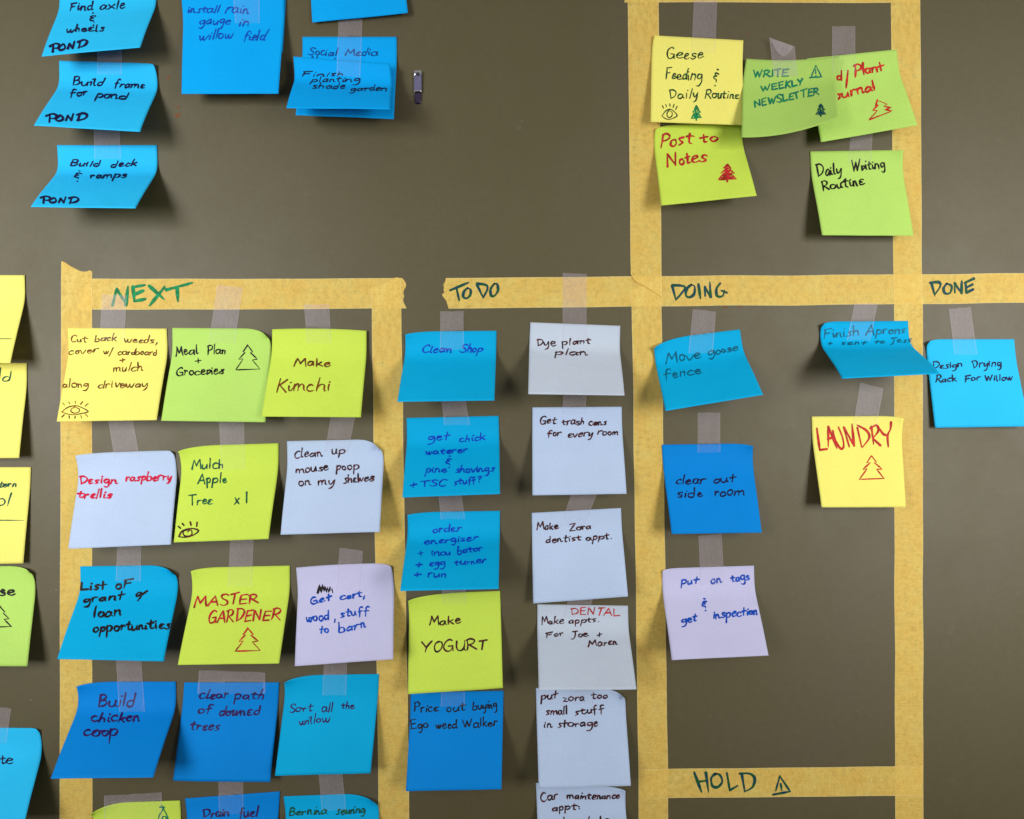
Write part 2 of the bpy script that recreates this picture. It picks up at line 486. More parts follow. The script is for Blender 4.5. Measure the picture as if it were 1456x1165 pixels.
# ---------------------------------------------------------------- handwriting
# strokes on a 10-high grid: baseline 0, x-height 5, capitals 10, descenders -4.5; '~' smooth, '-' straight
G = {
 'a': (5.4, "~4.6,4.3 3,5.2 .9,4.2 .3,1.8 1.6,.1 3.3,.8 4.5,3.6;~4.7,4.8 4.4,2 4.7,.4 5.8,.3"),
 'b': (5, "~.8,10 .5,5 .4,.6 2.2,-.2 4.3,.9 4.4,3.4 2.8,4.8 .8,3.6"),
 'c': (4.4, "~4.2,4.4 2.6,5.2 .6,3.6 .5,1.2 2.2,-.1 4.6,.8"),
 'd': (5.2, "~4,4.2 2.2,4.8 .4,3 .7,.6 2.4,.1 4.2,2.2;~4.9,10 4.4,5 4.3,1 4.8,0 5.5,.4"),
 'e': (4.8, "~.8,2.4 2.8,2.9 4.1,3.8 3.4,5.1 1.6,4.8 .5,2.6 1.1,.6 2.8,-.1 5,1"),
 'f': (4.6, "~4.4,9 3.2,9.8 1.9,8.4 1.7,4 1.4,-2.2;-.2,4.4 4,5"),
 'g': (5.2, "~4.4,4.3 2.6,5.1 .6,3.9 .6,1.6 2.2,.7 4.2,2.6 4.6,4.6;~4.6,4.8 4.7,0 4.1,-3.2 2.3,-4.6 .5,-3.6"),
 'h': (5, "~1,10 .7,5 .4,0;~.6,2.4 2.2,4.9 3.8,4.4 4,2 4.2,.1 5,.3"),
 'i': (2, "~1,5 .8,2.5 .9,.1;-1.2,7.4 1.3,6.9"),
 'j': (2.6, "~2,5 2,0 1.4,-3.4 -.4,-4;-2.2,7.4 2.3,6.9"),
 'k': (4.8, "~1,10 .7,5 .5,0;-4.2,5.2 .9,2.3;-1.7,2.9 4.6,.1"),
 'l': (2, "~1.4,10 1,5 .9,0"),
 'm': (7.4, "~.6,5 .7,2.4 .4,0;~.6,3 2,5 3.1,4.4 3.2,.2;~3.3,3 4.9,5 6.2,4.3 6.4,1 7.2,.1"),
 'n': (5, "~.6,5 .6,2.5 .4,0;~.6,2.8 2.2,5 3.9,4.4 4,2 4.3,0 5,.2"),
 'o': (4.8, "~2.8,5 .8,4.2 .4,1.8 1.9,0 3.9,.9 4.4,3.2 3,5 2.2,4.9"),
 'p': (5, "~.8,5 .6,0 .2,-4.6;~.7,3.6 2.4,5.1 4.4,4 4.2,1.6 2.3,.3 .8,1.2"),
 'q': (5, "~4.2,4.2 2,5 .4,3 1.2,.4 3.2,.8 4.3,3;~4.5,5 4.3,0 4.4,-4.4"),
 'r': (4, "~.8,5 .7,2.6 .4,0;~.7,2.8 1.9,4.7 3.2,5.1 4.2,4.6"),
 's': (4.2, "~4,4.6 2.4,5.2 1,4.2 1.8,2.9 3.6,1.9 3.2,.4 1.6,-.1 .2,.7"),
 't': (4.2, "~2.2,8.4 1.9,4 1.9,.6 2.9,0 3.8,.4;-.2,5.2 4.2,5.9"),
 'u': (5, "~.6,5 .5,1.8 1.7,0 3.4,.9 4.2,4.8;~4.3,5 4.2,1.2 5.2,.1"),
 'v': (4.4, "~.3,5 1.9,.1 4.3,5.2"),
 'w': (6.6, "~.3,5 1.2,.4 2.3,.8 3.3,4.4;~3.3,4.4 3.8,.4 5.1,.6 6.6,5.2"),
 'x': (4.6, "~.4,5 2.4,2.4 4.6,0;~4.3,5 2.2,2.4 .2,0"),
 'y': (4.8, "~.5,5 .8,1.8 2.2,.9 4.1,4.6;~4.5,5 4.2,0 3,-3.4 .8,-4.4"),
 'z': (4.6, "-.5,4.9 4,5 .5,.3;-.5,.3 4.5,.2"),
 'A': (7, "-.2,0 3.6,10;-3.6,10 6.6,0;-1.5,3.6 5.6,3.9"),
 'B': (6.4, "~1,9.6 .9,5 .6,0;~.6,9.4 3.4,10 5.2,8.2 3.8,5.8 1.4,5.2;~1.4,5.2 4.6,5 6,2.6 4,.4 .4,.1"),
 'C': (6, "~5.8,8.6 4,9.9 1.4,7.6 .5,3.6 2,.3 4.2,.1 6,1.4"),
 'D': (7, "-.9,9.4 1.7,0;~.2,9.2 4,9.6 6.6,6.6 5.2,2.4 1.5,0"),
 'E': (6, "~1.1,9.6 .8,5 .8,.2;-.9,9.4 5.6,9.9;-.9,5 4.8,5.5;-.7,.3 5.6,.6"),
 'F': (6, "~1.3,9.4 1.1,5 .6,0;-.5,9.2 6,9.9;-1,5 4.7,5.6"),
 'G': (7, "~5.6,8.8 4,10 1.4,7.6 .6,3.4 2.2,.2 4.8,.5 6,3.2;-6,4.2 3.4,4.1;-6,4.2 6.3,.3"),
 'H': (7, "-1,10 .8,0;-5.9,10 6,0;-.9,4.8 6,5.4"),
 'I': (2.2, "-1.1,10 1.1,0"),
 'J': (6, "~3.4,9.6 3.6,3 2.4,-1.6 .3,-1.9;-1,9.3 6,9.9"),
 'K': (6.4, "-1.2,10 .8,0;-5.8,9.4 1.1,4.6;-1.9,5.1 6.4,.1"),
 'L': (5.6, "-1,10 1,.4;-1,.3 5.6,.9"),
 'M': (8.4, "~.4,0 1.2,5 1.8,9.6;-1.8,9.6 4.2,3.4;-4.2,3.4 6.8,9.7;~6.8,9.7 7.4,5 8.2,.1"),
 'N': (7, "-.7,0 1.3,9.7;-1.3,9.7 5.6,.5;-5.6,.5 6.3,10"),
 'O': (7, "~3.8,9.9 1.4,8.3 .5,4.3 2.2,.4 5,.7 6.6,4.6 5.4,8.9 3,9.9"),
 'P': (6, "~1.1,9.6 .9,4 .5,0;~.2,8.8 3.2,10 5.8,8.2 4.6,5.4 1.2,4.6"),
 'R': (6.6, "~1.1,9.6 .9,4 .5,0;~.3,8.9 3.4,10 5.6,8 4.4,5.6 1.3,4.8;-2,4.9 6.6,.1"),
 'S': (5.6, "~5.4,8.7 3.6,9.9 1.2,8.6 1.8,6 4.6,4 4.9,1.4 2.8,-.1 .3,1.2"),
 'T': (6.6, "-3.4,9.6 3.3,0;-.2,9 6.8,10"),
 'U': (6.6, "~.8,9.6 .8,3.4 2.4,.3 4.8,1.2 5.6,5 5.8,9.8;~5.7,4 6,1 6.6,.2"),
 'W': (8.4, "-.4,9.6 2.2,.3;-2.2,.3 4.1,7.6;-4.1,7.6 5.6,.3;-5.6,.3 8.1,10"),
 'X': (7, "-.6,9.6 6.4,.8;-6,10 .4,0"),
 'Y': (6.4, "-.3,9.4 3,4.8;~6.3,10 3.6,5 2.6,0"),
 'Z': (6.2, "-.6,9.2 5.6,9.6 .6,.4;-.6,.4 6,.2"),
 '1': (2, "-1.4,10 1,0"),
 '+': (5, "-.3,4 4.8,4.6;~2.6,7 2.4,1.4"),
 '/': (4.4, "-4,10.5 .4,-4"),
 ',': (2, "~1.3,1.4 .9,-1 .2,-3"),
 '.': (2, "-.9,.6 1.3,.2"),
 ':': (2, "-.9,3.9 1.3,3.5;-.9,.7 1.3,.3"),
 '?': (4, "~.6,8.2 2.4,9.4 3.8,7.8 2.4,5.4;-2.4,5.4 2.2,3.6;-2,.9 2.4,.5"),
 '&': (4.4, "~4.4,7.8 1.8,8.2 1.2,6.2 3.2,5.4 1.1,4.4 1.2,2.4 3.4,1.8 4,-.4;-1.8,12 2.8,11.6;-4,-3.8 4.6,-4.2"),
 '`': (5, "~.6,6.4 2,8 3,6 1.4,4.4 .8,6;~2.8,3 2,0;-2.6,4.4 5.6,7.8"),   # small hand-drawn ampersand
}

def strokes_of(src):
    out = []
    for st in src.split(';'):
        sm = st[0] == '~'
        pts = [tuple(float(v) for v in p.split(',')) for p in st[1:].split()]
        out.append((sm, pts))
    return out
GS = {k: (w, strokes_of(s)) for k, (w, s) in G.items()}
ALT = {   # second and third hands for the commonest letters
 'a': [(5, "~4,4 2,5 .5,3 .6,.8 2.2,.2 3.8,2.6 4.1,4.4 4,1.6 5,0"), (5.4, "~3.8,4.8 1.6,4.4 .4,1.8 1.6,.2 3.6,2 4.4,4.8;-4.4,4.8 4.4,.2")],
 'e': [(4.6, "~.8,2.8 3.6,3.4 3.4,5 1.4,4.6 .5,1.8 2,-.1 4.6,1.4"), (4.4, "~4,4.4 2.4,5 .8,3.4 2.6,2.8;~2.6,2.8 .6,1.8 1.6,0 4.6,.6")],
 'n': [(4.8, "~.5,4.8 .4,0;~.6,3.4 1.9,4.9 3,3.6 3.6,.2 4.8,.6"), (5, "~.8,5.2 .5,.2;~.7,4 2.6,4.9 3.8,3.9 4,.2")],
 'o': [(4.6, "~3.4,4.7 1,4.6 .5,1.6 2.4,0 4.2,2.2 3.2,4.8"), (4.4, "~1.6,4.8 .4,2.4 2,.1 4,1.8 3.4,4.6 1.4,4.4 1.8,3.8")],
 't': [(4.6, "-2.4,8.6 1.9,0;-.2,4.6 4.8,5.2"), (4.4, "~2,7.6 1.8,1.4 3.6,.2;~0,5 2.4,5.6 4.6,5.2")],
 'r': [(4.2, "-.8,5 .6,0;~.6,2.6 2,5 4.4,5.2"), (4, "~.4,4.6 .9,4.8 .8,.2;~.9,3.4 2.6,4.9 3.8,4")],
 's': [(4, "~3.8,5 1.2,4.6 1.6,3 3.2,1.4 .6,-.2"), (4.4, "~4.2,5.2 1.8,4.6 3.4,2 2.6,0 .2,.2")],
 'i': [(2, "-1,4.8 .9,0;-1.4,7.6 1.7,7.4"), (2, "~.6,4.4 .8,1 1.8,.4;-1,6.8 1.6,7.2")],
 'l': [(2.2, "-1.8,10.2 1,0"), (2.4, "~1.4,9.6 .7,2 1.2,0 2.2,.4")],
 'd': [(5, "~3.8,4.4 1.4,4.2 .3,1.8 2,.1 4,2.4;-4.8,9.6 4.2,.2"), (5.4, "~4.6,9.8 4.2,2 3,.1 .6,.6 .6,3.2 2.8,4.6 4.2,3.4")],
 'g': [(5, "~4.2,4.8 1.2,4.6 .6,2 2.8,1.4 4.4,4;~4.4,4.6 4.6,-1 3,-4.8 .4,-5")],
 'p': [(5, "-.9,5.4 .2,-5;~.4,4 2.8,5.2 4.6,3.4 3,.6 .8,.8")],
 'u': [(5, "~.4,4.8 .8,.6 2.8,.4 4,4.6;-4,4.6 4.4,0")],
 'h': [(5, "-1.4,10 .4,0;~.6,3 2.4,4.6 3.6,3.2 3.6,0")],
}
for k_, v_ in ALT.items():
    ALT[k_] = [GS[k_]] + [(w, strokes_of(q)) for w, q in v_]
def glyph(ch, rnd):
    return rnd.choice(ALT[ch]) if ch in ALT else GS[ch]

def catmull(p, n=4):
    q = [p[0]] + list(p) + [p[-1]]
    out = []
    for i in range(1, len(q) - 2):
        for k in range(n):
            t = k / n
            o = []
            for c in (0, 1):
                a, b, d, e = q[i - 1][c], q[i][c], q[i + 1][c], q[i + 2][c]
                o.append(.5 * (2 * b + (d - a) * t + (2 * a - 5 * b + 4 * d - e) * t * t + (3 * b - a - 3 * d + e) * t ** 3))
            out.append(tuple(o))
    out.append(p[-1])
    return out

def word_strokes(text, x0, y0, x1, y1, h, slant, rnd):
    adv, gap = [], 0.75
    tot = 0
    for ch in text:
        g_ = glyph(ch, rnd)
        w = g_[0] * rnd.uniform(.82, 1.18)
        adv.append((w, g_)); tot += w + gap
    tot -= gap
    kx = (x1 - x0) / tot
    ang = math.atan2(y1 - y0, x1 - x0)
    cx = 0.0
    out, ends = [], []
    for ch, (w, (gw, st)) in zip(text, adv):
        sx = w / gw
        sy = rnd.uniform(.86, 1.14); oy = rnd.uniform(-.55, .55); rot = rnd.uniform(-.09, .09); sl = slant + rnd.uniform(-.09, .09)
        g0 = len(out)
        for sm, pts in st:
            q = []
            for (px, py) in pts:
                px = px * sx + rnd.uniform(-.24, .24); py = py * sy + oy + rnd.uniform(-.26, .26)
                px2 = px - rot * py; py2 = py + rot * px
                X = (cx + px2) * kx + sl * py2 * h / 10
                Y = py2 * h / 10
                fr = (cx + px2) / tot
                q.append((x0 + X * math.cos(ang) + Y * math.sin(ang) * 1.0, y0 + X * math.sin(ang) - Y * math.cos(ang)))
            out.append(catmull(q) if sm and len(q) > 2 else resample(q))
        ends.append((ch, out[g0][0], out[g0][-1]))
        cx += w + gap
    # a hurried hand joins some small letters
    for (c0, a0, b0), (c1, a1, b1) in zip(ends, ends[1:]):
        if c0.islower() and c1 in 'aeinmoruvwcst' and c0 in 'aceilmnrtuvwho' and rnd.random() < .45:
            if math.hypot(a1[0] - b0[0], a1[1] - b0[1]) < h * .75 and a1[0] > b0[0] - h * .1:
                out.append([b0, ((b0[0] + a1[0]) / 2 + h * .03, (b0[1] + a1[1]) / 2 + h * .05), a1])
    return out

def resample(q, step=4.0):
    out = [q[0]]
    for a, b in zip(q, q[1:]):
        n = max(1, int(math.hypot(b[0] - a[0], b[1] - a[1]) / step))
        for k in range(1, n + 1):
            t = k / n
            out.append((a[0] + (b[0] - a[0]) * t, a[1] + (b[1] - a[1]) * t))
    return out

class Surf:
    """flat strip surface at a given lift for writing on tape"""
    def __init__(s, obj, org, lift):
        s.obj, s.org, s.lift = obj, org, lift
    def on(s, px, py, off):
        x, y = at(px, py, s.lift)
        return W(x, y, s.lift + off), .5, .5

inkseq = [0]
def lay_ink(surf, strokes, width, mat, name):
    width *= 1.04
    """ribbons of ink that follow the paper"""
    rnd = random.Random(len(strokes) * 7 + int(strokes[0][0][0]))
    vs, fs = [], []
    inkseq[0] += 1
    base_off = 0.32 + (inkseq[0] % 5) * 0.02
    for si, st in enumerate(strokes):
        off = base_off + si * 0.004
        # drop doubles
        pts = [st[0]]
        for p in st[1:]:
            if math.hypot(p[0] - pts[-1][0], p[1] - pts[-1][1]) > .25:
                pts.append(p)
        if len(pts) == 1:
            pts.append((pts[0][0] + .6, pts[0][1]))
        n = len(pts)
        # extend ends for round caps
        rows = []
        ph = rnd.uniform(0, 6)
        ws = [width * (1 + .22 * math.sin(i * .55 + ph) + rnd.uniform(-.10, .10)) * (1.0 if n < 5 else 1.06 - .45 * max(0.0, i / (n - 1) - .7) / .3) for i in range(n)]
        dirs = []
        for i in range(n):
            a, b = pts[max(0, i - 1)], pts[min(n - 1, i + 1)]
            dx, dy = b[0] - a[0], b[1] - a[1]
            m = math.hypot(dx, dy) or 1
            dirs.append((dx / m, dy / m))
        d0, d1 = dirs[0], dirs[-1]
        seq = [((pts[0][0] - d0[0] * width * .42, pts[0][1] - d0[1] * width * .42), d0, ws[0] * .45)]
        for i in range(n):
            seq.append((pts[i], dirs[i], ws[i]))
        seq.append(((pts[-1][0] + d1[0] * width * .42, pts[-1][1] + d1[1] * width * .42), d1, ws[-1] * .4))
        for (p, d, w) in seq:
            i0 = len(vs)
            for sgn in (1, -1):
                q, u, v = surf.on(p[0] - d[1] * w * .5 * sgn, p[1] + d[0] * w * .5 * sgn, off)
                vs.append(q)
            rows.append(i0)
        for a, b in zip(rows, rows[1:]):
            fs.append((a, a + 1, b + 1, b))
    vs = [v - surf.org for v in vs]
    o = mesh_obj(name, vs, fs, mat, parent=surf.obj, smooth=False)
    return o

TREE = ("-5,10 3.2,7.4 4.3,7.3 1.6,4.7 3.4,4.6 .2,.5 9.9,1", "-5,10 7.2,7.3 6.2,7.2 9,4.6 7,4.4 9.9,1")
def fit(src, x0, y0, x1, y1, rnd=None, j=.18):
    rnd = rnd or random.Random(int(x0 * 3 + y0))
    out = []
    for s in src:
        for sm, pts in strokes_of(s):
            q = [(x0 + (a + rnd.uniform(-j, j)) * (x1 - x0) / 10, y1 - (b + rnd.uniform(-j, j)) * (y1 - y0) / 10) for a, b in pts]
            out.append(catmull(q) if sm and len(q) > 2 else resample(q))
    return out
TREE_FILL = TREE + ("-5,9 3.9,7 6.2,7.6 3,5.6 7.4,6 2.6,4 8,4.6 2,2.6 8.2,3.4 1.6,1.6 8.6,2 3,1 8,1.2", "-5,8 4.2,5 6,4 4,3 6.6,2", "-5,1 5.2,-1")
TRI = ("-5,10 1,.5 9.6,1.2 5,10", "-5,7 5,3.6", "-5,2.2 5.2,1.8", "-0,.3 3,.9")
EYE = ("~0,2.2 2.4,5.4 5.4,6.4 8,5 10,2.6 7.4,.8 4.6,.2 2,.7 0,2.2", "~5,5.8 3.6,4.4 3.4,2.4 4.8,1.4 6.4,2.2 6.6,4.2 5.4,5.4",
       "-1.2,7 .2,8.8", "-3,8 2.6,9.4", "-5.2,8.2 5.3,10", "-7.2,7.6 8,9.6", "-9,6.4 10,8.2")
EYE_LOW = EYE + ("-1,.2 0,-1.6", "-3,-.6 2.9,-2.2", "-5,-.8 5,-2.4", "-7.2,-.5 7.6,-2", "-9,.6 10,-1")

def write(surf, words, mat, width, slant=0.12, seed=0):
    rnd = random.Random(seed * 31 + 5)
    for wd in words:
        t, x0, y0, x1, y1, h = wd[:6]
        m = INK[wd[6]] if len(wd) > 6 and wd[6] else mat
        wdt = wd[7] if len(wd) > 7 else width
        lay_ink(surf, word_strokes(t, x0, y0, x1, y1, h, slant, rnd), wdt, m, 'written_word')

def traced(src, fn=None):
    out = []
    for sm, pts in strokes_of(src):
        q = [fn(*p) if fn else p for p in pts]
        out.append(catmull(q) if sm and len(q) > 2 else resample(q))
    return out
POND = (("-74.7,74 75.5,63.5;~70.4,66 78,62 84,63.5 82,68 75.5,68.7"), "~89,62.7 83.3,68.7 86,71.3 92,68.7 91,63.5 88.6,62.9",
        "-96,69.5 98.7,62;-98.7,62 103,68.7;-103,68.7 105.6,59", "-111.6,68 114,59;~110,60 118.5,56.7 123.6,59 120,64.4 110.7,68")
def pond(key, x0, kx, yb, ky, slope, width):
    fn = lambda x, y: (x0 + (x - 70) * kx, yb + (y + .12 * (x - 70) - 74) * ky + slope * (x - 70) * kx)
    lay_ink(NOTES[key], traced(';'.join(POND), fn), width, INK['navy'], 'written_word')

NOTES = {}
def note(key, paper_key, corners, label, ink_key='navy', width=1.9, words=(), slant=.12, **kw):
    n = Note(*corners, **kw)
    n.build(PAPER[paper_key], label)
    NOTES[key] = n
    if words:
        write(n, words, INK[ink_key], width, slant, seed=len(NOTES))
    return n
def draw(key, name, src, box, ink_key, width, j=.18):
    lay_ink(NOTES[key], fit(src, *box, j=j), width, INK[ink_key], name)

TRC = lambda dx, dy, dz, ru=.32, rv=.32: ('R', dx, dy * 1.08, dz, ru, rv)
TLC = lambda dx, dy, dz, ru=.32, rv=.32: ('L', dx, dy * 1.08, dz, ru, rv)

# --- upper left column
note('axle', 'sky', ((84, -24), (222, -28), (199, 67), (59, 80)), 'light blue note reading Find axle and wheels, cut off by the photo top', 'navy', 2.0,
     [('Find', 99, 15, 132, 14, 12), ('axle', 141, 14, 177, 12, 12), ('&', 126, 32, 134, 32, 10), ('wheels', 93, 46, 148, 44, 10)], slant=.25)
note('frame', 'sky', ((84, 86), (224, 90), (199, 187), (48, 178)), 'light blue note reading Build frame for pond, middle one of the left pond column', 'navy', 2.1,
     [('Build', 103, 121, 147, 121, 11), ('frame', 162, 124, 205, 125, 11), ('for', 99, 136, 124, 136, 9.5), ('pond', 136, 139, 181, 141, 10)], slant=.25,
     curl=(TRC(-4, 5, 6),))
note('deck', 'sky', ((81, 206), (223, 206), (193, 296), (44, 294)), 'light blue note reading Build deck and ramps, lowest of the left pond column', 'navy', 2.0,
     [('Build', 99, 236, 142, 237, 8.5), ('deck', 157, 238, 194, 236, 9), ('&', 103, 254, 112, 254, 9), ('ramps', 127, 254, 180, 252, 8.5)], slant=.3)
pond('axle', 70.4, 1.0, 74, 1.0, -.12, 3.0)
pond('frame', 65, 1.1, 173, 1.0, -.01, 3.0)
pond('deck', 57, 1.02, 288, .85, .04, 2.7)
# --- top middle
note('rain_under', 'azure', ((262, -14), (407, -14), (402, 74), (262, 78)), 'bright blue note mostly hidden behind the install rain gauge note', z0=1.5, z=(7, 7))
note('rain', 'azure', ((257, -14), (404, -14), (396, 133), (258, 133)), 'large bright blue note reading install rain gauge in willow field', 'blue', 1.7,
     [('install', 266, 18, 311, 18, 11), ('rain', 319, 19, 354, 18, 14), ('gauge', 283, 35, 327, 34, 12), ('in', 339, 37, 354, 37, 12), ('willow', 282, 57, 331, 54, 13), ('field', 346, 57, 376, 57, 14)],
     slant=.3, z0=6, z=(40, 40))
note('topblank', 'azure', ((436, -100), (566, -104), (580, 18), (444, 32)), 'blank lower part of a bright blue note cut off by the photo top')
note('social', 'azure', ((430, 52), (564, 52), (560, 169), (420, 163)), 'bright blue note reading Social Media, behind another blue note', 'steel', 1.5,
     [('Social', 437, 78, 479, 79, 12), ('Media', 490, 79, 537, 79, 11), ('Number', 440, 88, 496, 91, 8)], slant=.2)
note('planting', 'azure', ((417, 80), (554, 90), (555, 155), (407, 153)), 'bright blue note reading Finish planting shade garden, in front of its neighbour', 'navy', 1.4,
     [('Finish', 428, 109, 490, 108, 7), ('planting', 441, 117, 512, 116, 8), ('shade', 443, 126, 490, 126, 8), ('garden', 498, 129, 550, 129, 8)], slant=.35, z0=20, zt=(20, 28), z=(88, 94))
# --- upper right box
note('post', 'lime', ((929, 179), (1054, 178), (1076, 278), (940, 292)), 'lime note reading Post to Notes with a filled red tree', 'brick', 2.6,
     [('Post', 939, 209, 986, 204, 19), ('to', 996, 203, 1021, 201, 12), ('Notes', 948, 237, 1005, 229, 17)], slant=.15, curl=(TLC(4, 7, 4, .3, .3),), sag=(-2, 0))
draw('post', 'drawn_tree', TREE_FILL, (1021, 234, 1047, 256), 'brick', 2.2)
note('plant', 'green', ((1147, 83), (1275, 70), (1304, 178), (1167, 202)), 'green note with red plant journal writing and outlined red tree at the right tape', 'red', 2.7,
     [('d', 1190, 114, 1198, 114, 15), ('/', 1201, 118, 1209, 117, 20), ('Plant', 1215, 109, 1259, 99, 16), ('ournal', 1187, 141, 1247, 127, 15)], slant=.02)
draw('plant', 'drawn_tree', ("-3.6,10 2.8,7 4,7.2 1.6,4.6 3.6,4.6 0,0", "-0,0 10,4.4 7,5 9.6,6.2 6.6,6.6 8,8 4.2,9.6", "-3,8 4,7.6 2,5.2"), (1236, 142, 1268, 170), 'red', 1.9)
note('write', 'olive', ((1061, 83), (1194, 79), (1193, 167), (1054, 195)), 'green note with teal capitals about a weekly newsletter, a warning triangle and small tree', 'teal', 2.0,
     [('WRITE', 1071, 110, 1121, 108, 10), ('WEEKLY', 1082, 130, 1143, 121, 9), ('NEWSLETTER', 1073, 152, 1166, 134, 10)], slant=.12,
     z0=12, zt=(7, 16), z=(52, 66), sag=(4, 7))
draw('write', 'drawn_triangle', TRI, (1151, 93, 1169, 111), 'teal', 1.8)
draw('write', 'drawn_tree', TREE_FILL, (1160, 148, 1174, 164), 'marker', 1.8)
note('geese', 'yellow', ((928, 50), (1057, 57), (1057, 178), (925, 173)), 'yellow note reading Geese Feeding and Daily Routine with eye and green tree', 'bottle', 1.7,
     [('Geese', 947, 83, 1000, 83, 16), ('Feeding', 946, 112, 998, 114, 15), ('&', 1012, 114, 1019, 117, 13), ('Daily', 951, 140, 992, 139, 13), ('Routine', 1002, 139, 1050, 140, 13)],
     slant=.05, curl=(TLC(3, 3, 4, .2, .2),), z0=3)
draw('geese', 'drawn_eye', EYE, (941, 147, 963, 170), 'bottle', 1.3)
draw('geese', 'drawn_tree', TREE_FILL, (983, 150, 997, 169), 'green', 1.8)
note('dailyw', 'green', ((1152, 215), (1283, 213), (1299, 335), (1169, 334)), 'green note reading Daily Writing Routine in black ink', 'black', 2.0,
     [('Daily', 1161, 251, 1197, 247, 16), ('Writing', 1211, 244, 1259, 238, 15), ('Routine', 1170, 271, 1230, 262, 14)], slant=.0, curl=(TRC(-2, 3, 5, .3, .25),))
# --- NEXT block, first row
note('weeds', 'yellow', ((96, 466), (237, 467), (223, 597), (81, 599)), 'yellow note about cutting back weeds with a brown eye drawing', 'brown', 1.5,
     [('Cut', 100, 486, 124, 486, 9), ('back', 135, 485, 166, 484, 10), ('weeds,', 176, 486, 224, 488, 10), ('cover', 98, 504, 140, 501, 10), ('w/', 147, 503, 160, 503, 9),
      ('cardboard', 167, 504, 224, 505, 9), ('+', 170, 517, 178, 516, 10), ('mulch', 161, 528, 203, 527, 12), ('along', 89, 551, 126, 550, 11), ('driveway', 139, 552, 210, 550, 12)], slant=.12)
draw('weeds', 'drawn_eye', EYE_LOW, (88, 570, 125, 590), 'brown', 1.3)
note('meal', 'green', ((245, 466), (385, 467), (377, 600), (229, 598)), 'green note reading Meal Plan and Groceries beside an outlined black tree', 'black', 1.8,
     [('Meal', 250, 506, 283, 503, 14), ('Plan', 295, 504, 321, 503, 13), ('+', 278, 518, 286, 517, 11), ('Groceries', 250, 534, 319, 531, 12)], slant=.05,
     curl=(TRC(-4, 17, 9, .28, .26),))
draw('meal', 'drawn_tree', TREE, (334, 490, 369, 528), 'black', 1.6)
note('kimchi', 'lime', ((387, 468), (521, 470), (513, 593), (372, 592)), 'lime note reading Make Kimchi', 'brown', 2.0,
     [('Make', 417, 521, 470, 521, 12), ('Kimchi', 392, 557, 470, 556, 17)], slant=.08, z0=6, sag=(-2, 0))
# second row
note('raspberry', 'pale', ((109, 644), (248, 640), (243, 774), (97, 780)), 'pale blue note with cherry red writing about a raspberry trellis', 'cherry', 2.4,
     [('Design', 113, 688, 167, 687, 12), ('raspberry', 179, 684, 243, 682, 11), ('trellis', 109, 708, 159, 708, 12)], slant=.1, curl=(TLC(0, 4, 3, .5, .3), TRC(-2, 3, 5, .12, .12)))
note('mulch', 'lime', ((256, 634), (396, 630), (382, 766), (247, 771)), 'lime note reading Mulch Apple Tree with a small dark eye', 'forest', 1.9,
     [('Mulch', 272, 668, 319, 665, 14), ('Apple', 281, 688, 323, 686, 13), ('Tree', 268, 717, 302, 717, 13), ('x', 333, 716, 340, 716, 17), ('1', 349, 715, 352, 715, 16)], slant=.08,
     curl=(TLC(0, 9, 6, .4, .3),))
draw('mulch', 'drawn_eye', ("~0,.5 1.6,4 5.4,5.8 9.6,5.2 10,3.6 7,1 3,0 0,.5", "~5.4,5.4 2.8,4 3,1.2 5.2,.6 7,2.4 6.6,5 4.6,3.6", "-0,7.2 1.2,6", "-2,9 3,7.8", "-6,10 6.4,8", "-9.6,9.8 9.4,7"), (254, 742, 281, 764), 'maroon', 1.9)
note('mouse', 'pale', ((408, 627), (545, 624), (540, 756), (399, 760)), 'pale blue note with a rounded curled corner about cleaning up on shelves', 'maroon', 1.9,
     [('Clean', 418, 651, 459, 648, 12), ('up', 472, 646, 491, 645, 12), ('mouse', 420, 672, 467, 669, 12), ('poop', 478, 668, 511, 667, 12), ('on', 424, 690, 442, 690, 12), ('my', 452, 690, 476, 688, 13), ('shelves', 488, 687, 532, 683, 12)],
     slant=.08, curl=(TRC(-8, 19, 11, .28, .26),))
# third row
note('grant', 'teal', ((114, 805), (252, 803), (233, 940), (81, 937)), 'turquoise blue note reading List of grant and loan opportunities', 'black', 2.7,
     [('List', 113, 839, 151, 838, 12), ('oF', 164, 838, 188, 835, 12), ('grant', 119, 857, 176, 852, 12), ('`', 190, 855, 207, 851, 14), ('loan', 132, 878, 172, 875, 14), ('opportunities', 132, 899, 242, 893, 14)],
     slant=.15, curl=(TRC(-4, 14, 10, .32, .24),))
note('master', 'lime', ((273, 807), (412, 804), (397, 943), (253, 945)), 'lime note with MASTER GARDENER in red capitals over an outlined tree', 'brick', 2.3,
     [('MASTER', 275, 863, 367, 857, 15), ('GARDENER', 295, 885, 398, 881, 16)], slant=.2, curl=(TLC(0, 5, 4, .3, .3),))
draw('master', 'drawn_tree', TREE, (334, 893, 370, 928), 'brick', 2.0)
note('cart', 'lav', ((421, 807), (558, 801), (559, 937), (419, 947)), 'lavender note reading Get cart, wood, stuff to barn', 'blue', 2.2,
     [('Get', 442, 860, 473, 853, 11), ('cart,', 484, 853, 520, 848, 10), ('wood', 435, 884, 468, 881, 13), (',', 475, 882, 478, 882, 10), ('stuff', 484, 877, 525, 873, 12), ('to', 454, 900, 468, 899, 10), ('barn', 482, 899, 521, 892, 13)],
     slant=.05, curl=(TRC(-2, 4, 4, .2, .3),), sag=(-2, 0))
draw('cart', 'crossed_out_scribble', ("-0,0 1.4,9 2,1 3.4,10 4,2 5,8 5.6,1 6.6,6 7,1 8.4,7 8,2 9.6,5 10,1",), (452, 831, 473, 843), 'black', 3.0)
